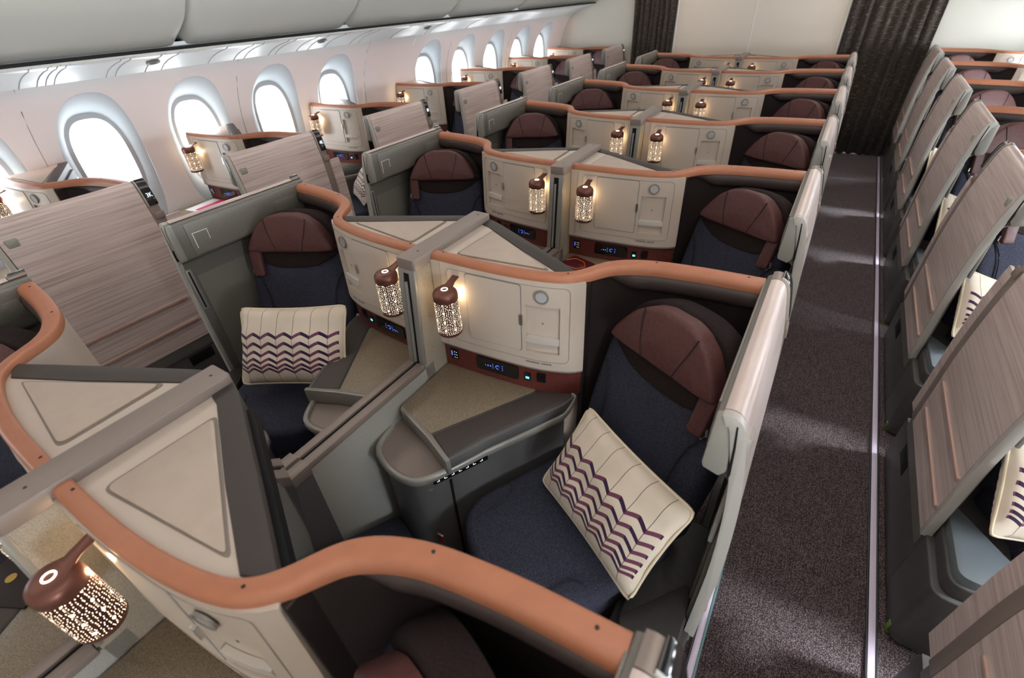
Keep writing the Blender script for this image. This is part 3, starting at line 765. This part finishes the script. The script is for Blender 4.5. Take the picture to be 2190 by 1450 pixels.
# ---- cushion -------------------------------------------------------------------
def make_cushion():
    w, h, t = .475, .315, .105
    bm = B(); uv = bm.loops.layers.uv.new('UVMap'); nx, ny = 30, 20
    def pt(i, j, s):
        a, b = -1 + 2 * i / nx, -1 + 2 * j / ny
        k = (1 - abs(a) ** 3.2) * (1 - abs(b) ** 3.0); th = t / 2 * max(k, 0) ** .55
        px = a * w / 2 * (1 - .045 * (1 - abs(a)) * 0 - .05 * (abs(a) ** 2) * (1 - b * b)); pz = b * h / 2 * (1 - .06 * (b * b) * (1 - a * a) * 1.0)
        rr = .10
        ca, cb = max(0, abs(a) - (1 - rr)) / rr, max(0, abs(b) - (1 - rr * 1.4)) / (rr * 1.4)
        if ca > 0 and cb > 0:
            f = 1 - .035 * min(1, ca * cb) * 1.0; px *= f; pz *= f
        wob = .004 * math.sin(5 * a + 2.1 * b) * (1 - abs(b)) + .003 * math.sin(9 * b + a)
        return (px, s * th - (wob if s < 0 else 0), pz)
    G = {}
    for s in (-1, 1):
        for i in range(nx + 1):
            for j in range(ny + 1):
                e = i in (0, nx) or j in (0, ny)
                if e and s == 1: G[s, i, j] = G[-1, i, j]
                else: G[s, i, j] = bm.verts.new(pt(i, j, s))
    for s in (-1, 1):
        for i in range(nx):
            for j in range(ny):
                q = [(i, j), (i + 1, j), (i + 1, j + 1), (i, j + 1)]
                if s == 1: q = q[::-1]
                f = bm.faces.new([G[s, a, b] for a, b in q])
                for lp, (a, b) in zip(f.loops, q): lp[uv].uv = ((a / nx), (b / ny))
    root = thing('chevron_cushion', '', 'cushion', (0, 0, 0))
    global SX, ORG
    SX, ORG = 1, Vector((0, 0, 0))
    build('cushion_cover', bm, M['cushion'], root, sm=80, recalc=False)
    edge = [G for G in ()]
    pts = [Vector(pt(i, 0, -1)) for i in range(nx + 1)] + [Vector(pt(nx, j, -1)) for j in range(1, ny + 1)] + [Vector(pt(i, ny, -1)) for i in range(nx - 1, -1, -1)] + [Vector(pt(0, j, -1)) for j in range(ny - 1, -1, -1)]
    for p in pts: p.y = 0
    build('piping', tube(B(), pts, .0045, 6), M['beige'], root, sm=80)
    return root

# ------------------------------------------------------------------ labels
ROWN = ['nearest', 'second', 'third', 'fourth', 'fifth', 'sixth', 'farthest']
WHERE = {'CR': 'right of the centre divider', 'CL': 'left of the centre divider', 'WL': 'along the left window wall', 'WR': 'along the right cabin side'}
def rowtxt(k): return ('%s row from the camera' % ROWN[k])

BASE_X = {'CR': 0, 'CL': 0, 'WL': -2.9, 'WR': 2.9}
SGN = {'CR': 1, 'CL': -1, 'WL': 1, 'WR': -1}
def rowy(col, k): return PITCH * (k + 1) if col[0] == 'C' else 1.82 + PITCH * k

def place_all(kind, maker, org, label_fn, group_fn, skip=()):
    """one prototype per column handedness, copied down the rows"""
    global SX
    done = {}
    for col in ('CR', 'CL', 'WL', 'WR'):
        SX = SGN[col]
        win = col[0] == 'W'
        proto = None
        for k in range(7):
            if (col, k) in skip: continue
            ox = org[0](SX) if callable(org[0]) else org[0]
            loc = (BASE_X[col] + SX * ox, rowy(col, k) + org[1], org[2])
            lab = label_fn(col, k)
            if proto is None:
                proto = maker(win); proto.location = loc; proto['label'] = lab; proto['group'] = group_fn(col); done[col, k] = proto
            else:
                done[col, k] = copy_tree(proto, loc, lab)
    return done

suites = place_all('suite', make_suite, (.5, -.35, 0),
    lambda c, k: 'cream suite shell with copper rail %s, %s' % (WHERE[c], rowtxt(k)),
    lambda c: {'C': 'suite shells of the centre rows', 'W': 'suite shells along the windows'}[c[0]])
seats = place_all('seat', lambda w: make_seat(), (.75, -.48, 0),
    lambda c, k: 'navy seat with burgundy headrest %s, %s' % (WHERE[c], rowtxt(k)),
    lambda c: 'navy seats with burgundy headrests')
panels = place_all('panel', make_panel, (1.12, -.32, 0),
    lambda c, k: 'wood-faced aisle panel of the suite %s, %s' % (WHERE[c], rowtxt(k)),
    lambda c: 'wood-faced aisle privacy panels')
lamps = place_all('lamp', lambda w: make_lamp(), (lambda s: LX[s], LC_Y, H - .247),
    lambda c, k: 'lit pierced copper lamp %s, %s' % (WHERE[c], rowtxt(k)),
    lambda c: 'pierced copper console lamps')
TREE.clear()

SX = 1
d0 = make_divider()
for k in range(7):
    loc = (0, PITCH * (k + 1) - .4, 0)
    lab = 'grey metal capped centre divider with low sliding wall, %s' % rowtxt(k)
    if k == 0: d0.location = loc; d0['label'] = lab; d0['group'] = 'centre dividers'
    else: copy_tree(d0, loc, lab)

# seat numbers
for k in range(7):
    add_number(panels['WL', k], 1, '%dK' % (3 + k), small=k > 1)

# cushions --------------------------------------------------------------------
c0 = make_cushion()
def cushion(first, loc, rot, label):
    o = c0 if first else copy_tree(c0, loc, label)
    o.location = loc; o.rotation_euler = rot; o['label'] = label; o['group'] = 'chevron cushions on the seats'
    return o
R = math.radians
cushion(True, (.822, 2.2 - .560, H - .516), (R(-37.6), R(-3.6), R(-31.4)), 'cream cushion with purple chevrons on the second row seat right of the divider')
cushion(False, (-.597, 2.2 - .578, H - .462), (R(-35), R(-4.6), R(23.5)), 'cream cushion with purple chevrons on the second row seat left of the divider').scale = (1.06, 1.1, 1.06)
for col, k in (('CR', 2), ('CL', 2), ('WL', 1), ('WL', 2), ('WL', 3), ('WR', 1), ('WR', 2), ('WR', 3), ('WR', 4)):
    s = SGN[col]; dx, dy, dz, ry = (.925, -.575, -.578, -20) if col == 'WR' else (.822, -.56, -.516, -3.6)
    cushion(False, (BASE_X[col] + s * dx, rowy(col, k) + dy, H + dz), (R(-37.6), R(ry * s), R(-31.4 * s)), 'cream chevron cushion on the seat %s, %s' % (WHERE[col], rowtxt(k)))

# loose things on the tables ------------------------------------------------------
def card(name, label, cat, loc, rz, w, h, mat, deco, group=None):
    root = thing(name, label, cat, loc, group); root.rotation_euler = (0, 0, rz)
    global SX, ORG
    SX, ORG = 1, Vector((0, 0, 0))
    build('cover', box(B(), -w / 2, w / 2, -h / 2, h / 2, 0, .006), mat, root, bev=.001)
    if deco: deco(root, w, h)
    return root
def hexline(root, w, h):
    pts = [Vector((-.46 * w, -.05 * h, .0065)), Vector((-.30 * w, .30 * h, .0065)), Vector((.12 * w, .30 * h, .0065)), Vector((.40 * w, .0, .0065)), Vector((.25 * w, -.35 * h, .0065)), Vector((-.1 * w, -.42 * h, .0065))]
    build('orange_outline', tube(B(), pts, .0018, 5), M['orange'], root)
    b = B(); 
    for k in range(5): box(b, .02 + k * .006, .024 + k * .006, -.004, .0, .006, .0066)
    build('printed_word', b, M['gold'], root)
TZ = H - .483
card('menu_card', 'dark red card with orange outline on the third row table right of the divider', 'menu', (.135, 3.3 - .435, TZ), R(-18), .15, .13, M['kit'], hexline, 'dark red menu cards')
card('menu_card', 'dark red card with orange outline on the third row table left of the divider', 'menu', (-.13, 3.3 - .435, TZ), R(18), .15, .13, M['kit'], hexline, 'dark red menu cards')
def emblem(root, w, h):
    b = lathe(B(), (-.02, .01, .006), [(.013, 0), (.013, .0012)], 18)
    build('gold_emblem', b, M['gold'], root)
card('menu_card', 'magenta card on the side table of the third left window suite', 'menu', (-2.9 + .20, 4.02 - .42, TZ), R(20), .12, .10, M['magenta'], None)
mg = card('magazine', 'white magazine with pink cover on the second left window suite table', 'magazine', (-2.9 + .2, 2.92 - .45, TZ), R(8), .20, .24, M['paper'], None)
SX, ORG = 1, Vector((0, 0, 0))
build('pink_cover_band', box(B(), -.02, .099, -.1, .119, .006, .0068), M['magenta'], mg)

pc = card('pouch', 'dark brown pouch with gold emblem on the nearest left table', 'pouch', (-.395, 1.1 - .505, TZ), R(28), .17, .12, M['dark'], emblem)
card('menu_card', 'red card beside the dark pouch on the nearest left table', 'menu', (-.385, 1.1 - .60, TZ), R(24), .10, .05, M['redtag'], None)
# red life-vest pull tags at the console bases
for k, s, w in ((1, 1, 'right'),):
    t = thing('pull_tag', 'small red pull tag low on the console base, second row right of the divider', 'tag', (.309, 2.2 - .785, H - .865))
    SX, ORG = 1, Vector((0, 0, 0))
    build('tag_flap', box(B(), -.012, .012, -.004, .0, -.02, .022), M['redtag'], t, bev=.002)
    build('tag_ring', box(B(), -.013, .013, -.006, .001, .022, .027), M['steel'], t, bev=.001)
for k in range(0, 4):
    t = thing('seat_foot_tag', 'small green fitting under the right aisle plinth, %s' % rowtxt(k), 'floor fitting', (2.9 - 1.12, rowy('WR', k) - .84, 0), 'green floor fittings')
    SX, ORG = 1, Vector((0, 0, 0))
    build('fitting', box(B(), -.03, .02, -.012, .012, .0, .055), M['green'], t, bev=.004)

# footrests under the screens -------------------------------------------------------
def make_footrest():
    global ORG
    ORG = Vector((.2, .15, -H))
    root = thing('footrest', '', 'footrest', (0, 0, 0))
    poly = [(.06, .0), (.06, .34), (.34, .22), (.44, -.12)]
    build('footrest_pad', prism(B(), poly, -.98, lambda x, y: -.70 - .70 * max(0, y)), M['navy'], root, bev=.015, seg=3)
    build('footrest_base', prism(B(), [(.08, .02), (.08, .30), (.32, .20), (.42, -.10)], -H + .003, -.97), M['base'], root)
    return root
for col in ('CR', 'CL'):
    SX = SGN[col]; proto = None
    for k in range(2):
        loc = (SX * .2, PITCH * (k + 1) + .15, 0); lab = 'navy padded footrest behind the %s row console %s' % (ROWN[k], WHERE[col])
        if proto is None: proto = make_footrest(); proto.location = loc; proto['label'] = lab; proto['group'] = 'navy footrests'
        else: copy_tree(proto, loc, lab)

# ------------------------------------------------------------------ the cabin
Y0, Y1 = -.7, 8.52
struct('floor', box(B(), -3.0, 3.0, Y0, Y1 + .6, -.05, 0), M['carpet'])
for i, (x0, x1) in enumerate(((1.178, 1.216), (1.695, 1.733), (-1.216, -1.178), (-1.733, -1.695))):
    struct('trim_%d' % (i + 1), box(B(), x0 + .008, x1 - .008, Y0, Y1, 0, .006), M['lumi'], .001)
    b = B(); box(b, x0, x0 + .008, Y0, Y1, 0, .008); struct('trim_%d' % (i + 5), b, M['trackdark'], .001)
    b = B(); box(b, x1 - .008, x1, Y0, Y1, 0, .008); struct('trim_%d' % (i + 9), b, M['teal' if i == 0 else 'trackdark'], .001)

WP = [(-1.25, 2.66), (-1.0, 2.78), (-.8, 2.85), (-.4, 2.90), (-.1, 2.885), (0, 2.873), (.1, 2.848), (.2, 2.808), (.3, 2.752), (.36, 2.705), (.42, 2.648), (.50, 2.56)]
def wx(z):
    for (a, xa), (b, xb) in zip(WP, WP[1:]):
        if a <= z <= b: return xa + (xb - xa) * (z - a) / (b - a)
    return WP[0][1] if z < WP[0][0] else WP[-1][1]
WY = [(2.08 + .649 * i) for i in range(-4, 10)]
BLANK = {4}
ZC, RH, RW = -.14, .478, .232           # reveal oval
PZ = -.10                                # pane centre height
PH, PW, PX = .273, .144, 2.935          # pane
def oval(a, rw, rh, p=2.5):
    c, s = math.cos(a), math.sin(a)
    return rw * math.copysign(abs(c) ** (2 / p), c), rh * math.copysign(abs(s) ** (2 / p), s)

def side_wall(sx, name):
    bm = B(); zlo, zhi = -.70, .42; hw = .649 / 2
    A = sorted([2 * PI * k / 48 for k in range(48)] + [math.atan2(sy * ((zhi - ZC) if sy > 0 else (ZC - zlo)), sx_ * hw) % (2 * PI) for sx_ in (-1, 1) for sy in (-1, 1)]); n = len(A)
    wv = lambda y, z: bm.verts.new((sx * wx(z), y, z + H))
    for i, yc in zip(range(-4, 10), WY):
        if i in BLANK:
            zs = [zlo + (zhi - zlo) * k / 12 for k in range(13)]
            a = [wv(yc - hw, z) for z in zs]; c = [wv(yc + hw, z) for z in zs]
            for k in range(12): bm.faces.new((a[k], a[k + 1], c[k + 1], c[k]))
            continue
        loops = []
        for t in (0, .06, .2, .4, .6, .8, 1):
            loop = []
            for k in range(n):
                a = A[k]; oy, oz = oval(a, RW, RH)
                c, s = math.cos(a), math.sin(a); m = max(abs(c) / hw, abs(s) / (zhi - ZC if s > 0 else ZC - zlo))
                ry, rz = c / m, s / m
                y, z = yc + oy + (ry - oy) * t, ZC + oz + (rz - oz) * t
                loop.append(wv(y, min(max(z, zlo), zhi)))
            loops.append(loop)
        for p, q in zip(loops, loops[1:]):
            for k in range(n): bm.faces.new((p[k], p[(k + 1) % n], q[(k + 1) % n], q[k]))
    ya, yb = WY[0] - hw, WY[-1] + hw
    for zs in ([z for z, _ in WP if z < zlo] + [zlo], [zhi, .46, .50], ):
        a = [wv(ya, z) for z in zs]; c = [wv(yb, z) for z in zs]
        for k in range(len(zs) - 1): bm.faces.new((a[k], a[k + 1], c[k + 1], c[k]))
    # plain ends
    for (p, q) in ((Y0 - .1, ya), (yb, Y1 + .05)):
        zs = [z for z, _ in WP]
        a = [wv(p, z) for z in zs]; c = [wv(q, z) for z in zs]
        for k in range(len(zs) - 1): bm.faces.new((a[k], a[k + 1], c[k + 1], c[k]))
    return struct(name, bm, M['wall'], sm=60)
side_wall(-1, 'wall_left'); side_wall(1, 'wall_right')

def window(idx, sx, yc):
    """sloped reveal, seal ring and bright pane"""
    n = 48
    root = bpy.data.objects.new('window_%d' % idx, None); COL.objects.link(root); root.location = (sx * PX, yc, H + ZC); root['kind'] = 'structure'
    global SX, ORG
    SX, ORG = 1, Vector((0, 0, 0))
    dz = PZ - ZC
    bm = B(); L = []
    for rw, rh, t, flat in ((RW, RH, 0, None), (RW * .985, RH * .985, .015, None), (PW + .036, PH + .044, 1, .020), (PW + .031, PH + .038, 1, .012)):
        loop = []
        for k in range(n):
            oy, oz = oval(2 * PI * k / n, rw, rh, 2.6); oz += dz * t
            x = wx(ZC + oz) + .004 if flat is None else PX - flat
            loop.append(bm.verts.new((sx * x - sx * PX, oy, oz)))
        L.append(loop)
    for p, q in zip(L, L[1:]):
        for k in range(n): bm.faces.new((p[k], p[(k + 1) % n], q[(k + 1) % n], q[k]))
    build('window_frame', bm, M['reveal'], root, world=True, sm=50)
    bm = B(); L = []
    for rw, rh, flat in ((PW + .032, PH + .039, .011), (PW + .028, PH + .034, .014), (PW + .006, PH + .008, .012), (PW, PH, .0)):
        L.append([bm.verts.new((-sx * flat, oval(2 * PI * k / n, rw, rh, 2.9)[0], oval(2 * PI * k / n, rw, rh, 2.9)[1] + dz)) for k in range(n)])
    for p, q in zip(L, L[1:]):
        for k in range(n): bm.faces.new((p[k], p[(k + 1) % n], q[(k + 1) % n], q[k]))
    build('window_seal', bm, M['sealring'], root, world=True, sm=50)
    bm = B(); bm.faces.new([bm.verts.new((sx * .001, oval(2 * PI * k / n, PW + .002, PH + .002, 2.9)[0], oval(2 * PI * k / n, PW + .002, PH + .002, 2.9)[1] + dz)) for k in range(n)])
    build('window_pane', bm, M['pane' if sx < 0 else 'pane_sunny'], root, world=True)
idx = 1
for sx in (-1, 1):
    for i, yc in zip(range(-4, 10), WY):
        if i in BLANK: continue
        window(idx, sx, yc); idx += 1

# wall panel seams
for j, y in enumerate((.46, 1.76, 3.06, 4.365, 5.65, 6.93)):
    pts = [Vector((-wx(z) + .0005, y, z + H)) for z in (-.8, -.6, -.4, -.2, 0, .1, .2, .3, .36, .42)]
    struct('trim_%d' % (20 + j), tube(B(), pts, .0025, 5), M['seamgrey'])

# service panel above the windows (mirrored on the other side)
PSU = [(2.335, .528), (2.345, .512), (2.375, .494), (2.44, .482), (2.52, .462), (2.59, .438), (2.655, .405)]
for sx, nm in ((-1, 'trim_30'), (1, 'trim_31')):
    bm = B(); path = cr([Vector((x, z, 0)) for x, z in PSU], 3)
    a = [bm.verts.new((sx * p.x, Y0, p.y + H)) for p in path] + [bm.verts.new((sx * p.x, Y0, p.y + H + .03)) for p in reversed(path)]
    c = [bm.verts.new((v.co.x, Y1, v.co.z)) for v in a]; n = len(a)
    for k in range(n): bm.faces.new((a[k], a[(k + 1) % n], c[(k + 1) % n], c[k]))
    bm.faces.new(a); bm.faces.new(c[::-1])
    struct(nm, bm, M['psu'], sm=50)
    b = B(); box(b, sx * 2.322 - .018, sx * 2.322 + .018, Y0, Y1, H + .508, H + .527)
    struct(nm.replace('3', '4', 1), b, M['bin'], .003)
    b = B(); box(b, sx * 2.36 - .06, sx * 2.36 + .06, Y0, Y1, H + .520, H + .535); struct(nm.replace('3', '5', 1), b, M['blackmat'])
# seams and nozzles of the service panel on the left
k = 60
for y in (1.78, 1.86, 1.90, 1.94, 2.20, 2.25, 2.42, 2.52, 2.83, 3.02, 3.1, 3.3, 3.36, 3.55, 3.66, 3.83, 4.1, 4.2, 4.6, 5.1, 5.16, 5.8):
    pts = [Vector((-x, y, z + H - .0012)) for x, z in [(2.304, .526), (2.305, .509), (2.34, .508)] + PSU[2:]]
    struct('trim_%d' % k, tube(B(), pts, .0022, 5), M['seamgrey']); k += 1
for y, nm in ((2.42, 'nearest'), (3.70, 'second'), (4.98, 'third')):
    t = thing('ceiling_spotlight', 'oval grey reading spotlight under the left bins, %s from the camera' % nm, 'spotlight', (-2.50, y, H + .466), 'spotlights under the left bins')
    t.rotation_euler = (0, R(-15), 0)
    SX, ORG = 1, Vector((0, 0, 0))
    build('spotlight_ring', lathe(B(), (0, 0, -.012), [(.020, .012), (.036, .012), (.040, .004), (.034, .0), (.026, .004), (.020, .010)], 20, caps=False), M['trim'], t)
    build('spotlight_lens', lathe(B(), (0, 0, -.008), [(.001, .004), (.022, .004), (.022, .012)], 16, caps=False), M['lens'], t)

# overhead bins on the left
BP = cr([Vector((2.36, .542, 0)), Vector((2.325, .541, 0)), Vector((2.24, .585, 0)), Vector((2.16, .648, 0)), Vector((2.06, .745, 0)), Vector((1.99, .86, 0)), Vector((1.95, 1.0, 0)), Vector((1.93, 1.10, 0))], 4)
def bin_(y0, y1, label):
    root = thing('overhead_bin', label, 'overhead bin', (-2.2, (y0 + y1) / 2, H + .75), 'overhead bins on the left')
    bm = B(); ys = [y0 + .009 + (y1 - y0 - .018) * t for t in (0, .01, .03, .06, .12, .5, .88, .94, .97, .99, 1)]
    rows = []
    for y in ys:
        e = max(0, min(y - y0 - .009, y1 - .009 - y))
        row = []
        for i, p in enumerate(BP):
            # rounded lower corners and softened side edges
            lift = 0
            if p.y < .66: lift = .06 * max(0, 1 - e / .05) ** 2 * max(0, (.66 - p.y) / .12)
            ins = .014 * max(0, 1 - e / .02) ** 2
            row.append(bm.verts.new((-(p.x + ins) + 2.2, y - (y0 + y1) / 2, p.y + lift + ins * .3 - .75)))
        row.append(bm.verts.new((-2.5 + 2.2, y - (y0 + y1) / 2, 1.10 - .75))); row.append(bm.verts.new((-2.5 + 2.2, y - (y0 + y1) / 2, .56 - .75 + .03)))
        rows.append(row)
    n = len(rows[0])
    for a, c in zip(rows, rows[1:]):
        for j in range(n): bm.faces.new((a[j], a[(j + 1) % n], c[(j + 1) % n], c[j]))
    bm.faces.new(rows[0]); bm.faces.new(rows[-1][::-1])
    build('bin_door', bm, M['bin'], root, world=True, sm=50)
    return root
binn = ['nearest', 'second', 'third', 'fourth', 'fifth']
for j, (a, c) in enumerate(((1.26, 2.53), (2.53, 3.80), (3.80, 5.08), (5.08, 6.35), (6.35, 8.5))):
    bin_(a, c, 'white overhead bin above the left windows, %s from the camera' % binn[j])
bm = B(); box(bm, -2.46, -2.42, Y0, Y1, H + .55, H + 1.1); struct('trim_90', bm, M['blackmat'])
bm = B(); box(bm, 2.42, 2.62, Y0, Y1, H + .49, H + 1.1); struct('trim_94', bm, M['bin'])  # unseen closing panel, added to stop sun leaking in above the wall
bm = B(); box(bm, -2.62, -2.50, Y0, Y1, H + .49, H + 1.1); struct('trim_95', bm, M['bin'])  # unseen twin on the left, added to keep outside light out

# ceiling, bulkheads
struct('ceiling', box(B(), -3.0, 3.0, Y0, Y1 + .6, 2.29, 2.34), M['ceiling'])
struct('wall_front', box(B(), -3.0, 3.0, Y0 - .05, Y0, 0, 2.3), M['bulk'])
struct('wall_back', box(B(), -1.105, .885, Y1, Y1 + .05, 0, 2.3), M['bulk'])
struct('trim_91', box(B(), .868, .892, Y1 - .012, Y1, 0, 2.3), M['strip'], .003)
struct('trim_92', box(B(), -1.112, -1.092, Y1 - .012, Y1, 0, 2.3), M['strip'], .003)
struct('trim_93', box(B(), -.13, -.122, Y1 - .004, Y1, 0, 2.3), M['strip'])
b = B(); box(b, 1.76, 2.95, Y1, Y1 + .05, 0, 2.3); struct('wall_back_right', b, M['bulkside'])
b = B(); box(b, -2.95, -1.70, Y1, Y1 + .05, 0, 2.3); struct('wall_back_left', b, M['bulkside'])
struct('wall_back_aisle', box(B(), -3, 3, Y1 + .55, Y1 + .6, 0, 2.3), M['bulkside'])

def curtain(x0, x1, y, label, side):
    bm = B(); n = 90; a, c = [], []
    zs = [0.012, .5, 1.0, 1.5, 2.0, 2.25]
    rows = []
    for z in zs:
        row = []
        for i in range(n + 1):
            t = i / n; x = x0 + (x1 - x0) * t
            amp = .030 * (1 - .25 * z / 2.2)
            yy = y + amp * math.sin(t * 2 * PI * 8.5 + .6 * math.sin(5 * t + z)) + .012 * math.sin(t * 41 + z * 2)
            row.append(bm.verts.new((x + .01 * math.sin(t * 30 + z * 1.7), yy, z)))
        rows.append(row)
    for p, q in zip(rows, rows[1:]):
        for i in range(n): bm.faces.new((p[i], p[i + 1], q[i + 1], q[i]))
    o = build('curtain', bm, M['curtain'], None, world=True, sm=80)
    md = o.modifiers.new('thick', 'SOLIDIFY'); md.thickness = .004
    return props(o, label, 'curtain', 'dark aisle curtains')
curtain(.895, 1.765, Y1 - .06, 'wide dark brown curtain closing the end of the right aisle', 1)
curtain(-1.70, -1.115, Y1 - .06, 'narrow dark brown curtain at the end of the left aisle', -1)

# ------------------------------------------------------------------ light
def area(name, loc, rot, sx, sy, power, col, spread=180):
    l = bpy.data.lights.new(name, 'AREA'); l.shape = 'RECTANGLE'; l.size = sx; l.size_y = sy; l.energy = power; l.color = col; l.spread = R(spread)
    o = bpy.data.objects.new(name, l); COL.objects.link(o); o.location = loc; o.rotation_euler = rot; return o
area('ceiling_light_left', (-1.25, 4, 2.27), (0, 0, 0), .5, 9, 32, (1, .86, .75))
area('ceiling_light_right', (1.25, 4, 2.27), (0, 0, 0), .5, 9, 32, (1, .86, .75))
area('cove_light_left', (-2.60, 4.0, H + .395), (0, R(30), 0), .03, 9, 3.6, (1, .45, .36), 95)

sl = bpy.data.lights.new('sun', 'SUN'); sl.energy = 11.0; sl.angle = R(12); sl.color = (.90, .95, 1)
so = bpy.data.objects.new('sun', sl); COL.objects.link(so); so.location = (8, 4, 7); so.rotation_euler = Vector((-.777, -.15, -.629)).to_track_quat('-Z', 'Y').to_euler()
w = bpy.data.worlds.new('sky'); SC.world = w; w.use_nodes = True
w.node_tree.nodes['Background'].inputs[0].default_value = (.75, .87, 1, 1); w.node_tree.nodes['Background'].inputs[1].default_value = 1.0

# ------------------------------------------------------------------ camera
cam = bpy.data.cameras.new('camera'); co = bpy.data.objects.new('camera', cam); COL.objects.link(co)
co.location = (1.07589, .79422, .70459 + H); co.rotation_euler = (.93355164, .04468163, .55583192)
cam.sensor_fit = 'HORIZONTAL'; cam.sensor_width = 36; cam.lens = 1002.702 / 2190 * 36; cam.dof.use_dof = True; cam.dof.focus_distance = 1.9; cam.dof.aperture_fstop = 2.8; cam.clip_start = .02; cam.clip_end = 60
SC.camera = co
vs = SC.view_settings
SC.display_settings.display_device = 'sRGB'
vs.view_transform = 'Standard'; vs.look = 'None'; vs.exposure = 0; vs.gamma = 1; vs.use_curve_mapping = False
